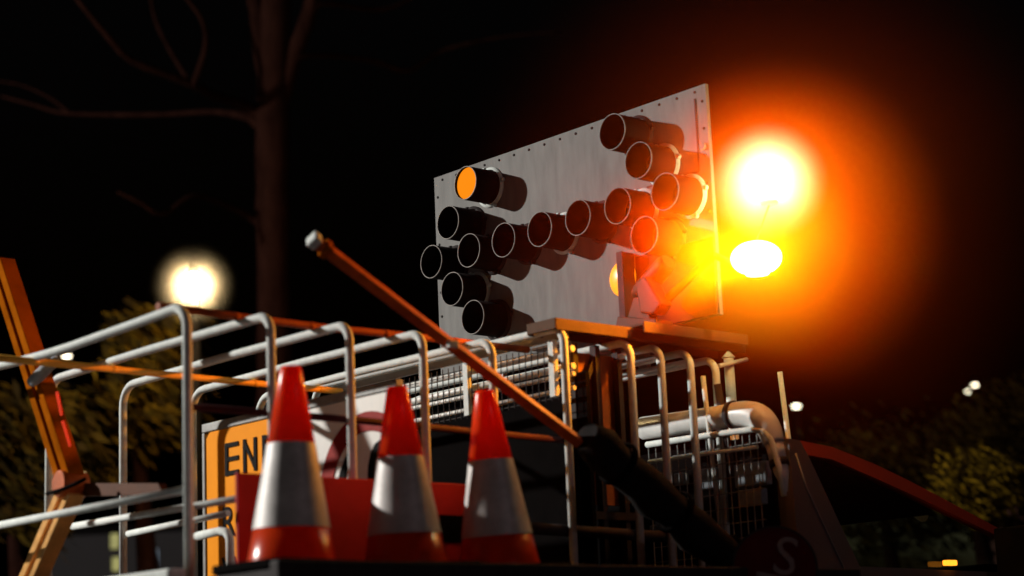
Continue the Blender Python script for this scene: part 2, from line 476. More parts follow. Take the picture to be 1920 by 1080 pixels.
# ---------------------------------------------------------------- equipment rack behind the cab
rack = thing('equipment_rack', (2.2, .75, BED), 'taller tube rack with wire mesh and flat orange-lit top plate behind the cab', 'rack')
for x, zt, yn in ((1.665, 2.053, 0), (2.02, 2.03, 0), (2.19, 2.025, 0), (2.36, 2.018, 0), (2.51, 2.0, 0)):
    rn = .06
    pts = [V((x, 0, BED)), V((x, 0, zt-rn))] + arc((x, 0, zt), (0, 0, -rn), (0, rn, 0))[1:]
    pts += [V((x, W+.1-.08, zt))] + arc((x, W+.1, zt), (0, -.08, 0), (0, 0, -.08))[1:] + [V((x, W+.1, BED))]
    MB().tube(pts, TR, 14).build('hoop', M['galv'], rack)
for x in (2.02, 2.19, 2.36):
    b = MB(); b.tube([(x+.03, .02, 1.985), (x+.03, W, 1.985)], .011, 10); b.lathe([(.014, -.012), (.014, .012)], 10, (x+.03, .03, 1.97), (0, 1, 0))
    b.build('cross_rail', M['galv'], rack)
# top beam (long flat channel along the near edge) and base plate under the arrow board
b = MB(); b.box((1.628, .0, 2.072), (2.70, .155, 2.078)); b.box((1.628, -.004, 2.040), (2.70, .004, 2.086)); b.box((1.628, .151, 2.04), (2.70, .159, 2.086)); b.box((1.622, -.004, 2.043), (1.63, .159, 2.086))
b.build('top_beam', M['beam'], rack, .003)
b = MB(); b.box((2.05, -.05, 2.088), (2.66, .6, 2.10)); b.box((2.05, -.055, 2.06), (2.66, -.047, 2.105)); b.box((2.2, .1, 2.10), (2.62, .42, 2.125)); b.build('base_plate', M['beam'], rack, .003)
# grey transverse channel and rolled mesh
c0, c1 = X(640, 722, 1.70), X(1052, 628, 1.70)
b = MB(); b.prism([(1.70, 0.02, 2.018), (1.70, W+.02, 2.018), (1.70, W+.02, 2.062), (1.70, .02, 2.062)], (.012, 0, 0)); b.build('cross_channel', M['steel'], rack)
for z in (1.982, 1.915, 1.885, 1.83):
    MB().tube([(1.74, .03, z), (1.74, W+.07, z)], .0125 if z > 1.9 else .009, 10).build('cross_rail', M['white'], rack)
b = MB()
for k in range(44):
    y = .02+k*.036
    b.tube([(1.712, y, 1.79), (1.712, y, 2.01)], .0022, 5, smooth=False)
for k in range(2):
    z = 1.80+k*.19
    b.tube([(1.716, .02, z), (1.716, W+.05, z)], .0022, 5, smooth=False)
b.build('wire_mesh', M['dark'], rack)
b = MB(); b.box((1.80, .03, BED), (1.82, W+.05, 1.90)); b.box((1.69, .03, BED), (1.705, W+.05, 1.785)); b.build('back_panel', M['black'], rack)
for (x, y) in ((1.69, .09), (1.71, .62)):
    MB().box((x-.012, y-.014, 1.80), (x+.012, y+.014, 2.02)).build('strut', M['galv'], rack)
b = MB(); b.box((1.80, .125, 1.40), (2.06, .14, 1.99)); b.build('side_panel', M['plate_orange'], rack)
b = MB()
for x in (1.81, 1.93, 2.05): b.box((x-.012, .09, BED), (x+.012, .122, 2.02))
b.box((1.80, .085, 1.34), (2.10, .122, 1.37))
b.prism([(1.92, .10, 1.98), (1.95, .10, 1.99), (1.83, .10, 1.78), (1.82, .10, 1.80)], (0, .02, 0))
b.build('frame', M['dark'], rack)
b = MB(); b.box((2.545, -.24, BED), (2.56, W+.08, 1.665)); b.build('rear_screen', M['black'], rack)
# inner uprights and wire basket
for p0, p1, r in (((1318, 705), (1352, 1000), .010), ((1462, 697), (1503, 1010), .011), ((1345, 720), (1392, 1010), .016)):
    MB().tube([Y(*p0, -.02), Y(*p1, -.02)], r, 12).build('upright', M['galv'] if r < .015 else M['dark'], rack)
a = [X(1213, 834, 2.42), X(1330, 816, 2.42), X(1412, 805, 2.42), X(1432, 808, 2.42), X(1446, 825, 2.42), X(1462, 880, 2.42), X(1470, 930, 2.42)]
MB().tube(a, .0125, 10).build('basket_rail', M['galv'], rack)
a = [X(1216, 866, 2.42), X(1330, 850, 2.42), X(1420, 838, 2.42)]
MB().tube(a, .008, 10).build('basket_rail', M['galv'], rack)
b = MB()
for k in range(16):
    p = X(1216+k*13.5, 838-k*2.0, 2.43)
    b.tube([p, p+V((.0, 0, -.55))], .0024, 5, smooth=False)
for k in range(9):
    z = 1.62-k*.06
    p = X(1216, 838, 2.432); q = X(1425, 806, 2.432)
    b.tube([(2.432, p.y, z), (2.432, q.y, z)], .0022, 5, smooth=False)
b.build('wire_basket', M['galv_dark'], rack)
for i, (p, q) in enumerate((((1265, 888), (1284, 908)), ((1312, 880), (1345, 915)), ((1378, 872), (1440, 908)), ((1385, 920), (1432, 945)), ((1220, 985), (1245, 1010)))):
    a, c = X(*p, 2.5), X(*q, 2.5)
    MB().box((2.49, a.y, a.z), (2.53, c.y, c.z)).build('stored_box', M['strap'], rack, .006)

# ---------------------------------------------------------------- arrow board
XB = 2.4
board = thing('arrow_board', (XB, .73, 2.12), 'large grey arrow board with hooded lamps in a double-headed arrow, one lamp lit amber', 'arrow board')
y0, y1, z0, z1 = -.141, 1.61, 2.15, 3.115
b = MB(); b.box((XB, y0, z0), (XB+.018, y1, z1))
b.mi = 1
def dot(y, z, r=.0065): b.lathe([(r, 0), (r*.8, .004), (.001, .0045)], 10, (XB+.0005, y, z), (-1, 0, 0))
for k in range(17): dot(y1-.06-k*(y1-y0-.12)/16, z1-.022)
for k in range(8): dot(y1-.022, z1-.1-k*.115); dot(y0+.022, z1-.07-k*.115)
pan = b.build('panel', [M['panel'], M['dark']], board)
b = MB()
hy0, hy1, hz0, hz1 = y0+.06, y0+.36, z1-.36, z1-.05
b.box((XB-.004, hy0-.004, hz0), (XB-.0006, hy0+.004, hz1)); b.box((XB-.004, hy0, hz0-.004), (XB-.0006, hy1, hz0+.004)); b.build('hatch_outline', M['dark'], pan)
MB().lathe([(.016, 0), (.016, .012)], 14, (XB, hy0-.03, hz0+.1), (-1, 0, 0)).build('hatch_lock', M['panel'], pan)
HL, HR = .15, .0775
ring_px = dict(A=(872.5, 343), B=(840, 417), C=(808.7, 490), D=(879, 469), E=(847.6, 541.7), F=(886.5, 594.6), G=(944, 449), H=(1012, 429.6),
               I=(1083.6, 408), J=(1158, 385.5), K=(1148, 247), L=(1197, 300.5), Mm=(1246.5, 357), N=(1207.6, 440.5))
def hood(y, z, lit=False):
    b = MB()
    # open tube: outer wall, inner wall
    b.lathe([(HR, 0), (HR, HL), (HR-.003, HL), (HR-.003, .03)], 48, (XB-.0006, y, z), (-1, 0, 0), cap=False)
    h = b.build('lamp_hood', M['hood'], board)
    MB().lathe([(HR-.0036, HL-.003), (HR+.0004, HL-.003), (HR+.0004, HL+.001), (HR-.0036, HL+.001), (HR-.0036, HL-.003)], 48, (XB, y, z), (-1, 0, 0), cap=False).build('hood_rim', M['rim'], h)
    prof = [(.0742, HL-.014), (.06, HL-.010), (.001, HL-.007)] if lit else [(.0735, .028), (.066, .036), (.045, .043), (.02, .047), (.001, .048)]
    ln = MB().lathe(prof, 32, (XB, y, z), (-1, 0, 0))
    ln.build('lamp_lens', M['lens_on'] if lit else M['black'], h)
    f = MB()
    for an in (100, 200, 280, 20):
        c = V((XB-.002, y+math.sin(R_(an))*.094, z+math.cos(R_(an))*.094))
        f.lathe([(.012, 0), (.010, .009), (.002, .011)], 12, c, (-1, 0, 0))
    f.lathe([(HR+.002, 0), (HR+.017, 0), (HR+.017, .005), (HR+.004, .012)], 40, (XB-.0004, y, z), (-1, 0, 0), cap=False)
    f.build('lamp_flange', M['galv'] if lit or random.random() < .12 else M['dark'], h)
for k, p in ring_px.items():
    q = X(*p, XB-HL)
    if k in 'CDGHIJ' or k == 'Mm': q.z = X(*ring_px['H'], XB-HL).z
    hood(q.y, q.z, k == 'A')
# lowest right lamp has lost its hood
q = X(1168, 522, XB)
b = MB().lathe([(.078, 0), (.07, .01), (.045, .02), (.001, .026)], 40, (XB-.0005, q.y, q.z), (-1, 0, 0)).build('bare_lamp', M['lens_glow'], board)
b['label'] = 'bare amber lamp without a hood'
# upright bracket in front of it
a, c = X(1165, 472, XB-.07), X(1171, 600, XB-.07)
b = MB(); b.box((XB-.075, a.y-.006, 2.13), (XB-.002, a.y+.006, a.z)); b.box((XB-.081, a.y-.014, 2.13), (XB-.075, a.y+.022, a.z)); b.build('bracket', M['dark'], board, .002)
MB().box((XB-.010, y0+.012, z0+.004), (XB-.0008, a.y-.02, 2.47)).build('shade_plate', M['shade_dark'], board)  # dark plate added to put shade on the board's lower right
# tilt motor: body, gearbox, arm
def pl(x, y, xx=XB-.14): return X(x, y, xx)
b = MB()
b.tube([pl(1196, 556), pl(1203, 548), pl(1246, 498), pl(1254, 490)], [.034, .042, .042, .034], 24)
b.build('tilt_motor', M['motor'], board)
b = MB(); b.prism([pl(1213, 532), pl(1232, 520), pl(1262, 572), pl(1248, 592), pl(1222, 590)], (-.07, 0, 0)); b.build('gearbox', M['motor'], board, .008)
b = MB(); b.tube([pl(1250, 562), pl(1338, 478)], .018, 16); b.build('tilt_arm', M['boom'], board)
b = MB(); b.prism([pl(1192, 598), pl(1204, 560), pl(1226, 560), pl(1236, 604)], (-.05, 0, 0)); b.prism([pl(1186, 618), pl(1190, 598), pl(1262, 602), pl(1266, 624)], (-.1, 0, 0)); b.build('motor_foot', M['motor'], board, .004)
for y in (.3, 1.2):
    MB().box((XB+.02, y, 2.0), (XB+.044, y+.05, 2.25)).build('support_leg', M['steel'], board)

# ---------------------------------------------------------------- beacons
BX = 2.36
PB, PU = X(1418, 484, BX), X(1440, 340, BX)
bc = thing('warning_beacon', PB, 'lower amber beacon with a yellow ring of glare beside the arrow board', 'beacon', 'lit beacons beside the arrow board')
MB().lathe([(.02, -.068), (.045, -.066), (.05, -.054), (.045, -.051)], 28, PB).build('base', M['beacon'], bc)  # base given the dome's glow to lose its dark outline
MB().lathe([((.10*math.cos(R_(a_))**.9), .066*math.sin(R_(a_))) for a_ in range(-50, 86, 9)]+[(.002, .066)], 40, PB).build('dome', M['beacon'], bc)
MB().tube([PB+V((0, .02, -.05)), PB+V((-.02, .08, -.02)), X(1338, 478, XB-.14)], .014).build('stem', M['plate_orange'], bc)
bu = thing('warning_beacon', PU, 'upper white-hot round beacon on a thin stem above the yellow-ringed one', 'beacon', 'lit beacons beside the arrow board')
MB().lathe([(.015, -.095), (.034, -.093), (.036, -.078), (.03, -.076)], 28, PU).build('base', M['white'], bu)
MB().lathe([(.03, -.074), (.06, -.05), (.078, 0), (.066, .042), (.04, .066), (.002, .078)], 28, PU).build('dome', M['beacon_hot'], bu)
MB().tube([PU+V((0, 0, -.09)), PB+V((0, 0, .058))], .004).build('stem', M['plate_orange'], bu)
light('beacon_light', PB, 110, (1, .20, .005), .05)
# the beacon's rotating reflector throws its beam back over the cage
sl_ = bpy.data.lights.new('beacon_beam', 'SPOT'); sl_.energy, sl_.color, sl_.shadow_soft_size = 950, (1, .22, .006), .04
sl_.spot_size, sl_.spot_blend = R_(82), .6
so_ = bpy.data.objects.new('beacon_beam', sl_); so_.location = PB
so_.rotation_euler = (V((.4, .8, 2.1))-PB).to_track_quat('-Z', 'Y').to_euler()
scene.collection.objects.link(so_)
light('upper_beacon_light', PU, 110, (1, .46, .22), .04)

def halo(name, c, r, k, power, label, col=(1, 1, 1), core=None):  # scattering volumes added to imitate lens glow around the lamps
    bm = bmesh.new(); bmesh.ops.create_icosphere(bm, subdivisions=3, radius=r)
    me = bpy.data.meshes.new(name); bm.to_mesh(me); bm.free()
    me.materials.append(halo_mat(name, r*.98, k, power, col, core))
    o = bpy.data.objects.new(name, me); o.location = c
    scene.collection.objects.link(o)
    return tag(o, label, 'halo', kind='stuff')
halo('halo', PB*.62+PU*.38+_r*.07+_f*.05, 1.4, .26, 2.4, 'added lens-glare mist glowing orange around the two beacons', (1, .12, .003), (.18, .76, 1.4))
halo('halo', PB, .46, 1.4, 1.3, 'added yellow lens-glare mist around the lower beacon', (1, .8, .02))
halo('halo', PU, .25, 4.6, 1.5, 'added dense lens-glare mist around the upper white beacon')

# ---------------------------------------------------------------- traffic cones
def make_cone(label, top, base_px, y, lean):
    p = Y(*base_px, y)
    bx = p.x
    t = thing('traffic_cone', (bx, y, BED+.003), label, 'traffic cone', 'traffic cones standing on the tray edge')
    k = .62/.62
    zt = Y(*top, y).z - BED
    H = zt
    # profile radii at fractional heights
    r0, r1 = .140, .034
    def rad(h): return r0+(r1-r0)*(h/H)
    hb0, hb1 = H*.205, H*.622
    b = MB()
    b.lathe([(rad(.03)+.002, .028), (rad(hb0), hb0), (rad(hb0)-.002, hb0+.001), (rad(hb1)-.002, hb1-.001), (rad(hb1), hb1), (r1+.001, H-.012), (r1-.004, H), (r1-.010, H), (r1-.012, H-.03)], 40, (0, 0, 0), cap=False)
    body = b.build('body', M['orange'], None)
    b = MB().lathe([(rad(hb0)+.0015, hb0+.002), (rad(hb1)+.0015, hb1-.002)], 40, cap=False)
    band = b.build('reflective_band', M['band'], None)
    b = MB(); b.prism([(-.19, -.15, 0), (-.15, -.19, 0), (.15, -.19, 0), (.19, -.15, 0), (.19, .15, 0), (.15, .19, 0), (-.15, .19, 0), (-.19, .15, 0)], (0, 0, .028))
    base = b.build('base', M['black'], None, .006)
    for o in (body, band, base): o.parent = t
    t.rotation_euler = (0, lean, 0)
    return t
YCN = -.35
make_cone('fully lit traffic cone in front of the yellow END sign', (550, 690), (547, 1075), YCN, R_(1.0))
make_cone('half-shaded traffic cone in front of the red board and speed ring', (757, 728), (762, 1075), YCN, R_(-1.5))
make_cone('shaded traffic cone with a bright glint below the sloping pole', (905, 733), (938, 1075), YCN, R_(-3.5))

# ---------------------------------------------------------------- red board
b = MB(); a, c = Y(440, 887, -.1), Y(886, 897, -.1)
rb = b.box((a.x, -.115, BED+.002), (c.x, -.1, a.z)).build('red_board', M['red'], None, .003)
tag(rb, 'plain red board standing upright behind the traffic cones', 'board')
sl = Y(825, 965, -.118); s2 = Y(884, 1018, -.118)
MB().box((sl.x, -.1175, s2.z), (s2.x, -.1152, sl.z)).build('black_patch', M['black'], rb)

# ---------------------------------------------------------------- END / 60 sign
XS = .9
sg = thing('speed_sign', (XS, .68, BED), 'framed road sign with yellow END panel and white 60 speed ring on the tray', 'road sign')
yl, yr = X(388, 810, XS).y, .075
zt_l = 1.768
ym = .745
b = MB()
for (ya, yb, za, zb) in ((yr-.025, yl+.02, zt_l, zt_l+.035), (yr-.025, yl+.02, BED+.003, BED+.03), (yl+.0005, yl+.02, BED+.031, zt_l-.001), (yr-.025, yr-.0005, BED+.031, zt_l-.001)):
    b.box((XS-.012, ya, za), (XS+.02, yb, zb))
b.build('frame', M['galv_dark'], sg, .004)
b = MB(); b.prism([(XS-.006, yl, BED+.031), (XS-.006, ym+.006, BED+.031), (XS-.006, ym+.006, zt_l-.002), (XS-.006, yl-.03, zt_l-.002), (XS-.006, yl, zt_l-.03)], (.012, 0, 0))
yp = b.build('yellow_panel', M['sign_y'], sg)
b = MB(); b.box((XS-.006, yr, BED+.031), (XS+.006, ym-.006, zt_l-.002)); wp = b.build('white_panel', M['sign_w'], sg)
# END from strokes
def stroke(b, p, q, wd, x=XS-.0105):
    (ya, za), (yb, zb) = p, q
    d = V((0, yb-ya, zb-za)).normalized(); n = V((0, -d.z, d.y))*wd/2
    A, B = V((x, ya, za)), V((x, yb, zb))
    b.prism([A+n, B+n, B-n, A-n], (.0035, 0, 0))
e0, e1 = X(425, 832, XS), X(428, 893, XS)
zc1, zc0 = e0.z, e1.z
yE = e0.y
def lat(px, py): return X(px, py, XS).y
b = MB(); sw = .019
yE2 = lat(450, 830)
stroke(b, (yE-sw/2, zc1), (yE-sw/2, zc0), sw)
for z in (zc1-sw/2, (zc1+zc0)/2, zc0+sw/2): stroke(b, (yE-sw-.001, z), (yE2, z), sw*.9)
yN, yN2 = lat(459, 826), lat(484, 820)
stroke(b, (yN-sw/2, zc1), (yN-sw/2, zc0), sw); stroke(b, (yN2+sw/2, zc1), (yN2+sw/2, zc0), sw)
stroke(b, (yN-sw*.45, zc1-.008), (yN2+sw*.45, zc0+.008), sw*.8, XS-.0107)
yD, yD2 = lat(495, 815), lat(521, 810)
stroke(b, (yD-sw/2, zc1), (yD-sw/2, zc0), sw)
for i in range(8):
    t0, t1 = -math.pi/2+math.pi*i/8, -math.pi/2+math.pi*(i+1)/8
    cy, cz, ry, rz = yD-sw, (zc0+zc1)/2, (yD-sw)-(yD2+sw/2), (zc1-zc0)/2-sw/2
    stroke(b, (cy-ry*math.cos(t0), cz+rz*math.sin(t0)), (cy-ry*math.cos(t1), cz+rz*math.sin(t1)), sw*.95, XS-.0105-.0002*i)
b.build('lettering', M['ink'], yp)
b = MB()
vs, fs = text_mesh('ROAD', .17, (XS-.0085, yE+.03, zc0-.235), (0, -.9, 0), (0, 0, 1)); b.add(vs, fs)
vs, fs = text_mesh('WORK', .17, (XS-.0085, yE+.03, zc0-.43), (0, -.9, 0), (0, 0, 1)); b.add(vs, fs)
b.build('lettering', M['ink'], yp)
# red ring and 60
rc = X(683, 880, XS)
b = MB(); ro, ri = .285, .215
rtop = X(690, 772, XS).z
rcz = rtop-ro
rcy = lat(690, 800)
b.lathe([(ri, 0), (ro, 0), (ro, .003), (ri, .003), (ri, 0)], 56, (XS-.0066, rcy, rcz), (-1, 0, 0), smooth=False, cap=False)
b.build('speed_ring', M['sign_r'], wp)
b = MB(); vs, fs = text_mesh('60', .42, (XS-.0085, rcy+.205, rcz-.115), (0, -.92, 0), (0, 0, 1)); b.add(vs, fs); b.build('numerals', M['ink'], wp)

# ---------------------------------------------------------------- sloping pole and canvas roll
def square_bar(b, p, q, wd, ht, side):
    p, q = V(p), V(q); d = (q-p).normalized(); s_ = V(side); s_ = (s_-d*s_.dot(d)).normalized(); n = d.cross(s_)
    c = [s_*wd/2+n*ht/2, -s_*wd/2+n*ht/2, -s_*wd/2-n*ht/2, s_*wd/2-n*ht/2]
    b.hexa([p+k for k in c]+[q+k for k in c] if False else [p+c[0], p+c[1], p+c[2], p+c[3], q+c[0], q+c[1], q+c[2], q+c[3]])
p0, p1 = Y(584, 447, -.3), Y(1420, 1085, -.3)
dd = (p1-p0).normalized()
pole = thing('sloping_pole', p1, 'long orange-edged steel pole sloping across the cage with a silver end cap', 'pole')
b = MB(); square_bar(b, p0+dd*.03, p1, .036, .036, (.28, -.8, .53)); b.build('shaft', M['pole'], pole, .004)
b = MB(); square_bar(b, p0-dd*.004, p0+dd*.029, .048, .048, (.28, -.8, .53)); b.build('end_cap', M['galv'], pole, .008)
b = MB(); square_bar(b, p0+dd*.05, p0+dd*.075, .05, .05, (.28, -.8, .53)); b.build('collar', M['boom'], pole, .003)
m_ = p0+dd*.62
MB().box(m_+V((-.02, -.045, -.03)), m_+V((.02, -.024, -.005))).build('latch', M['galv'], pole, .004)
r0, r1_ = Y(1098, 812, -.33), Y(1420, 1090, -.33)
b = MB(); n = 14; pts = []; rs = []
for i in range(n):
    t = i/(n-1); pts.append(r0.lerp(r1_, t)+V((0, 0, -.012+.008*math.sin(i*2.1)))); rs.append((.05 if i == 0 else .074)+.007*math.sin(i*1.7)+.004*math.cos(i*3.9))
cr = b.tube(pts, rs, 18).build('canvas_roll', M['canvas'])
tag(cr, 'thick roll of black canvas lashed along the lower end of the sloping pole', 'canvas roll')
for t in (.18, .5, .8):
    c = r0.lerp(r1_, t)+V((0, 0, -.008)); d = (r1_-r0).normalized()
    MB().lathe([(.076, -.012), (.086, -.010), (.086, .010), (.076, .012)], 20, c, d, cap=False).build('tie', M['black'], cr)

# ---------------------------------------------------------------- bent boom arm at the left
XA = .15
bo = thing('boom_arm', X(60, 1080, XA), 'bent orange channel arm tied to the rear cage at far left', 'boom arm')
def chan(pa, pb, wd, name, m):
    a, c = X(*pa, XA), X(*pb, XA)
    d = (c-a).normalized(); s_ = V((1, 0, 0)).cross(d).normalized()
    if s_.y < 0: s_ = -s_
    b = MB()
    def strip(u0, u1, x0, x1):
        ps = [a+s_*u0+V((x0, 0, 0)), a+s_*u1+V((x0, 0, 0)), a+s_*u1+V((x1, 0, 0)), a+s_*u0+V((x1, 0, 0))]
        b.hexa(ps+[p+(c-a) for p in ps])
    # broad web on the left, groove, raised flange on the right
    strip(-wd*.5, -wd*.22, -.03, .035)
    strip(-wd*.22, wd*.16, -.012, .035)
    strip(wd*.16, wd*.5, -.022, .035)
    return b.build(name, m, bo, .003)
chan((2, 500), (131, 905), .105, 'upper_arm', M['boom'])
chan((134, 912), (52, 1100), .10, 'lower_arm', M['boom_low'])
b = MB()
j = X(132, 908, XA); b.lathe([(.045, -.05), (.05, -.045), (.05, .05), (.045, .055)], 20, j, (1, 0, 0)); b.build('hinge', M['pole'], bo)
a = [X(60, 716, XA-.05), X(72, 706, XA-.06), X(88, 690, XA-.055), X(104, 678, XA-.05), X(102, 668, XA+.02)]
b = MB().tube(a, [.02, .024, .022, .018, .01], 10); b.build('strap', M['strap'], bo)
a = [X(88, 926, XA-.05), X(110, 920, XA-.06), X(140, 908, XA-.06), X(160, 898, XA-.04)]
MB().tube(a, .007, 8).build('cord', M['black'], bo)
b = MB(); a, c = X(150, 907, XA+.03), X(300, 908, XA+.03); e = X(300, 930, XA+.03)
b.prism([X(150, 906, XA+.03), X(296, 906, XA+.03), X(306, 928, XA+.03), X(150, 930, XA+.03)], (.03, 0, 0)); b.build('side_brace', M['motor'], bo)
b = MB()
for (pa, pb) in (((116, 790), (130, 838)), ((105, 735), (114, 780))):
    a, c = X(*pa, XA-.026), X(*pb, XA-.026)
    b.prism([a, a+V((0, -.02, 0)), c+V((0, -.02, 0)), c], (-.003, 0, 0))
b.build('reflector', M['lens_glow'] if False else M['orange'], bo)

# ---------------------------------------------------------------- white pipe with elbow, vent post, stop bat
pts = [X(1206, 803, 2.46), X(1280, 793, 2.46), X(1345, 783, 2.46), X(1375, 778, 2.46), X(1403, 777, 2.46), X(1426, 785, 2.46), X(1442, 805, 2.46), X(1452, 832, 2.46), X(1459, 862, 2.46), X(1466, 888, 2.46), X(1474, 922, 2.46)]
pi = thing('white_pipe', pts[0], 'fat pale pipe with an elbow bending down near the cab', 'pipe')
MB().tube(pts[:4], .047, 24).build('straight_run', M['pipe'], pi)
k = [V(p) for p in pts[3:8]]
fine = []
for i in range(len(k)-1):
    for s_ in range(4):
        t = s_/4
        pm1, p0_, p1_, p2_ = k[max(i-1, 0)], k[i], k[i+1], k[min(i+2, len(k)-1)]
        fine.append(.5*((2*p0_)+(p1_-pm1)*t+(2*pm1-5*p0_+4*p1_-p2_)*t*t+(3*p0_-pm1-3*p1_+p2_)*t**3))
fine.append(k[-1])
MB().tube(fine, [.05+.008*math.sin(math.pi*i/(len(fine)-1))-.010*i/(len(fine)-1) for i in range(len(fine))], 24).build('elbow', M['pipe'], pi)
MB().tube([pts[3]-(pts[3]-pts[2]).normalized()*.012, pts[3]+(pts[3]-pts[2]).normalized()*.012], .056, 24).build('clamp', M['dark'], pi)
MB().tube([pts[7], pts[8]], [.036, .034], 20).build('hose', M['pipe'], pi)
MB().tube([pts[8], pts[8].lerp(pts[9], .5)], .039, 20).build('clamp', M['dark'], pi)
MB().tube([pts[8].lerp(pts[9], .5), pts[9], pts[10]], [.031, .028, .006], 20).build('nozzle', M['pipe'], pi)
a, c = Y(1374, 770, .25), Y(1366, 672, .25)
vp = thing('vent_post', V((a.x, a.y, BED)), 'upright pale post with a pointed cap and crossbar behind the rack', 'post')
MB().tube([V((a.x, a.y, BED)), c], .022, 16).build('shaft', M['pipe'], vp)
MB().lathe([(.023, 0), (.03, .004), (.002, .035)], 16, c).build('cap', M['pipe'], vp)
a, q = Y(1348, 686, .22), Y(1400, 674, .22)
MB().tube([a, V((a.x, .72, a.z))] if False else [a, q], .01, 10).build('crossbar', M['pipe'], vp)

# stop bat, facing the camera side
sc = D(1453, 1066, 6.9)
nrm = V((-.75, -.64, .0)).normalized(); ex = V((0, 0, 1)).cross(nrm).normalized(); ez = V((0, 0, 1))
rad = 79/F_PX*6.9
st = thing('stop_bat', sc+V((0, 0, -rad)), 'round dark red stop bat with a white S low beside the cab', 'sign')
MB().lathe([(rad, -.006), (rad, .006)], 56, sc, nrm, smooth=False).build('disc', M['bat'], st)
MB().lathe([(rad-.006, .0065), (rad+.002, .0065), (rad+.002, -.007), (rad-.006, -.007), (rad-.006, .0065)], 56, sc, nrm, smooth=False, cap=False).build('edge', M['dark'], st)
def rot(a_): return ex*math.cos(a_)+ez*math.sin(a_), -ex*math.sin(a_)+ez*math.cos(a_)
e1, e2 = rot(R_(-14))
vs, fs = text_mesh('S', .195, sc+nrm*.010-ex*.018-ez*.012+V((0, 0, 0)), e1, e2)
b = MB(); b.add(vs, fs)
vs, fs = text_mesh('T', .195, sc+nrm*.010-ex*.10-ez*.135, e1, e2); b.add(vs, fs)
b.build('lettering', M['faded'], st)
MB().tube([sc+V((0, 0, -rad)), V((sc.x, sc.y, BED-.2))] if False else [sc-nrm*.02+V((0, 0, .05)), sc-nrm*.02+V((0, 0, -rad-.12))], .014).build('handle', M['dark'], st)

# ---------------------------------------------------------------- street lamps
def street_lamp(px, py, depth, r, label, m, watt=0, color=(1, .85, .6), squash=.5, group='street lamps behind the truck'):
    c = D(px, py, depth)
    t = thing('street_lamp', (c.x, c.y, 0), label, 'street lamp', group)
    side = _r*(1.2 if px < 900 else -1.2)
    away = V((c.x-CAM.x, c.y-CAM.y, 0)).normalized()
    base = V((c.x, c.y, 0))+away*1.3
    MB().tube([base, V((base.x, base.y, c.z-.2)), V((base.x, base.y, c.z+.25)), c+away*.5+V((0, 0, .22)), c+V((0, 0, r*squash+.05))], [.08, .06, .05, .04, .04], 10).build('pole', M['black'], t)
    MB().lathe([(r*.35, r*squash*.94), (r*.35, r*squash), (r*.2, r*squash+.02), (.01, r*squash+.03)], 20, c).build('hood', M['black'], t)
    MB().lathe([(max(.004, r*math.cos(R_(a_))), r*squash*math.sin(R_(a_))) for a_ in range(-90, 76, 15)], 24, c).build('lantern', m, t)
    if watt: light('street_lamp_light', c, watt, color, r*.6)
    return c
LC = street_lamp(363, 536, 16, .11, 'glaring cream street lamp above the rear of the cage', M['lamp'], 1200, (1, .72, .36), 1.0)
halo('halo', LC, .40, .5, 3.2, 'added small lens-glare mist lit by the cream street lamp')
street_lamp(125, 668, 34, .075, 'small white lamp shining just under the cage rail at far left', M['lamp_far'], 0, squash=.35)
street_lamp(1493, 762, 36, .075, 'small warm lamp just above the truck cab roof', M['lamp_far'], 0, squash=.35)
street_lamp(1828, 722, 38, .06, 'upper lamp of the close pair in the dark right sky', M['lamp_far'], 0, squash=.35)
street_lamp(1815, 734, 42, .05, 'lower lamp of the close pair in the dark right sky', M['lamp_far'], 0, squash=.3)
street_lamp(304, 1024, 36, .07, 'small cool white lamp low behind the rear cage', M['lamp_cool'], 0, squash=.35)

# ---------------------------------------------------------------- trees
def branch(b, pts, depth, rads, jitter=0):
    k = [D(p[0], p[1], depth+(p[2] if len(p) > 2 else 0)) for p in pts]
    fine, rr = [], []
    for i in range(len(k)-1):
        for s_ in range(5):
            t = s_/5
            pm1, p0_, p1_, p2_ = k[max(i-1, 0)], k[i], k[i+1], k[min(i+2, len(k)-1)]
            q = .5*((2*p0_)+(p1_-pm1)*t+(2*pm1-5*p0_+4*p1_-p2_)*t*t+(3*p0_-pm1-3*p1_+p2_)*t**3)
            fine.append(q); rr.append((rads[i]*(1-t)+rads[i+1]*t)*random.uniform(.93, 1.07))
    fine.append(k[-1]); rr.append(rads[-1])
    b.tube(fine, rr, 12)
TD = 21
bt = thing('bare_tree', V((D(512, 600, TD).x, D(512, 600, TD).y, 0)), 'tall dark bare tree with a thick trunk behind the cage', 'tree')
b = MB()
gd = D(516, 1080, TD)
pxm = TD/F_PX
k0 = D(513, 600, TD)
branch(b, [(524, 1400), (518, 900), (514, 600), (511, 350), (512, 200), (516, 60), (520, -80)], TD, [40*pxm, 36*pxm, 33*pxm, 32*pxm, 33*pxm, 30*pxm, 26*pxm])
b.build('trunk', M['bark'], bt)
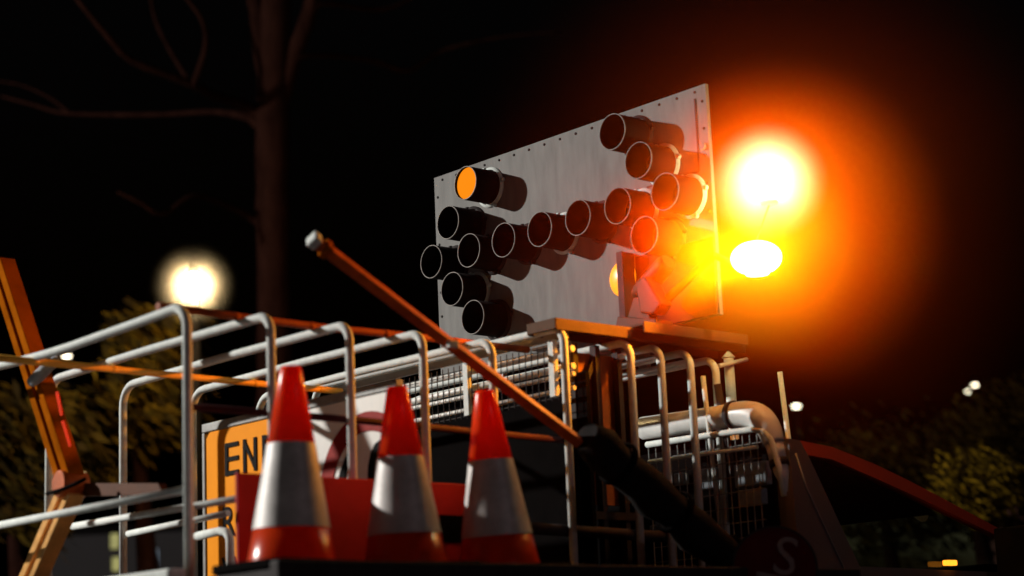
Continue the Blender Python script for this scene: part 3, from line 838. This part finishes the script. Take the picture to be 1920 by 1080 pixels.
for pts, rd in (
    ([(522, 200), (548, 110), (575, 40), (600, -60)], (28, 25, 22, 18)),
    ([(510, 190), (492, 100), (480, 20), (462, -70)], (28, 24, 20, 16)),
    ([(500, 240), (470, 205), (400, 178, -.5), (360, 158, -.8), (250, 115, -1.2), (205, 72, -1.4), (150, 5, -1.5), (120, -40, -1.6)], (22, 17, 12, 11, 8.5, 7.5, 6, 5)),
    ([(362, 162, -.8), (385, 90, -1.0), (380, 40, -1.2), (345, -10, -1.3), (300, -70, -1.3)], (9, 7, 6, 5, 4)),
    ([(358, 158, -.8), (312, 82, .1), (288, 25, .4), (280, -40, .6)], (8, 6, 5, 4)),
    ([(500, 250), (465, 222), (400, 210, .6), (290, 215, 1.), (130, 213, 1.5), (60, 196, 1.7), (0, 180, 1.8)], (18, 11, 8, 7, 6, 5, 3)),
    ([(530, 140), (570, 105), (690, 112, .8), (765, 133, 1.), (830, 95, 1.2), (940, 70, 1.4), (1050, 60, 1.6)], (18, 9, 7, 6.5, 5.5, 4.5, 3)),
    ([(500, 430), (470, 408), (415, 382, -.4), (360, 368, -.7), (305, 402, -1.), (262, 380, -1.2), (220, 360, -1.3)], (14, 9, 7, 6, 5.5, 5, 3)),
    ([(575, 60), (600, 8), (720, 18, .5), (800, -20, .8)], (12, 8, 6, 4)),
    ([(130, 213, 1.5), (95, 185, 1.6), (40, 160, 1.7), (-20, 150, 1.8)], (5, 4, 3, 2)),
):
    b = MB(); branch(b, pts, TD, [r*pxm*.72 for r in rd]); b.build('limb', M['bark'], bt)

def leafy_tree(px, py, depth, rx, rz, n, label, mats, size=.2, trunk_px=None, seed=1):
    rnd = random.Random(seed)
    c = D(px, py, depth)
    t = thing('leafy_tree', (c.x, c.y, 0), label, 'tree', 'leafy trees in the night behind the truck')
    MB().tube([(c.x, c.y, 0), (c.x+.1, c.y, c.z*.45), (c.x-.05, c.y+.05, c.z)], [.16, .11, .04], 10).build('trunk', M['bark'], t)
    b = MB()
    clumps = []
    for _ in range(26):
        while True:
            q = V((rnd.uniform(-1, 1), rnd.uniform(-1, 1), rnd.uniform(-1, 1)))
            if q.length < 1: break
        clumps.append(V((q.x*rx, q.y*rx, q.z*rz)))
    for q in clumps[:14]:
        b.tube([c+V((0, 0, -rz*.6)), c+q*.6, c+q], [.03, .018, .006], 5)
    for k in range(n):
        q = rnd.choice(clumps)
        s_ = rx*.23
        p = c+q+V((rnd.gauss(0, s_), rnd.gauss(0, s_), rnd.gauss(0, s_*.8)))
        d = (_r*rnd.gauss(.75, .22)+_f*rnd.gauss(0, .3)+V((0, 0, rnd.gauss(-.6, .2)))).normalized()
        sd = d.cross(V((rnd.gauss(0, 1), rnd.gauss(0, 1), rnd.gauss(0, 1)))).normalized()
        L, Wd = size*rnd.uniform(.7, 1.4), size*.16*rnd.uniform(.7, 1.3)
        b.mi = 0 if rnd.random() < .6 else 1
        b.add([p, p+d*L*.4+sd*Wd, p+d*L, p+d*L*.4-sd*Wd], [(0, 1, 2, 3)])
    b.build('crown', mats, t)
LM = [M['leaf_a'], M['leaf_b']]
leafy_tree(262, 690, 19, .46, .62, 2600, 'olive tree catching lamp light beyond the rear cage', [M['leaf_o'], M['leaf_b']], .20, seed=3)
leafy_tree(30, 850, 18, .6, .7, 3000, 'dim leafy tree at the far left edge behind the orange arm', LM, .20, seed=5)
leafy_tree(1835, 905, 16, .36, .26, 2600, 'small tree with yellow light in its leaf colour beyond the truck bonnet', [M['leaf_y'], M['leaf_b']], .09, seed=8)
leafy_tree(1660, 900, 20, 1.0, .6, 4500, 'dark low tree directly behind the cab roof', [M['leaf_b'], M['leaf_a']], .12, seed=9)
leafy_tree(1925, 870, 21, .8, .8, 4000, 'dark leafy tree cut by the right edge of the view', LM, .12, seed=12)
# no lamp stands among the right-hand trees; their yellow light is leaf colour
# ---------------------------------------------------------------- far buildings
bd = thing('building', (0, 0, 0), 'made-up dark building low behind the rear cage with glowing stripes', 'building')
DP = 30
c = D(215, 1060, DP)
wx = V((_r.x, _r.y, 0)).normalized(); wy = V((_f.x, _f.y, 0)).normalized()
bd.location = (c.x, c.y, 0)
def bbox(b, o, w0, w1, d0, d1, h0, h1):
    b.hexa([o+wx*w0+wy*d0+V((0, 0, h0)), o+wx*w1+wy*d0+V((0, 0, h0)), o+wx*w1+wy*d1+V((0, 0, h0)), o+wx*w0+wy*d1+V((0, 0, h0)),
            o+wx*w0+wy*d0+V((0, 0, h1)), o+wx*w1+wy*d0+V((0, 0, h1)), o+wx*w1+wy*d1+V((0, 0, h1)), o+wx*w0+wy*d1+V((0, 0, h1))])
o0 = V((c.x, c.y, 0))
b = MB(); bbox(b, o0, -1.2, 1.6, 0, 3, 0, 3.4); b.build('wall', M['wall'], bd)
b = MB(); bbox(b, o0, -1.3, 1.7, -.1, 3.1, 3.404, 3.5); b.build('roof', M['black'], bd)
for (xa, ya, xb_, yb, m) in ((205, 1000, 222, 1028, M['stripe_y']), (210, 1045, 226, 1070, M['stripe_y']), (280, 1030, 296, 1066, M['panel_b'])):  # glowing stand-ins for hi-vis stripes and a bluish panel
    p, q = D(xa, ya, DP-.02), D(xb_, yb, DP-.02)
    b = MB(); w0, w1 = (p-o0).dot(wx), (q-o0).dot(wx)
    bbox(b, o0, w0, w1, -.03, -.004, q.z, p.z); b.build('window', m, bd)
c = D(1912, 975, 34); o1 = V((c.x, c.y, 0))
bp = thing('building', o1, 'distant pinkish building at the right edge beyond the bonnet', 'building')
b = MB(); bbox(b, o1, -.12, 3, 0, 3, 0, c.z+.25); b.build('wall', M['wall_pink'], bp)
b = MB(); bbox(b, o1, -.2, 3.1, -.1, 3.1, c.z+.254, c.z+.33); b.build('roof', M['black'], bp)

c = D(1700, 1000, 27); o2 = V((c.x, c.y, 0))
gw = thing('backdrop_wall', o2, 'added pale backdrop wall lightening the view through the cab windows', 'wall')
b = MB(); bbox(b, o2, -1.3, 1.05, 0, .25, 0, D(1700, 944, 27).z); b.build('masonry', M['wall_olive'], gw)  # backdrop added to brighten what shows through the cab glass
b = MB(); bbox(b, o2, -1.33, 1.08, -.03, .28, D(1700, 944, 27).z+.003, D(1700, 944, 27).z+.07); b.build('coping', M['wall'], gw)
gw['kind'] = 'thing'
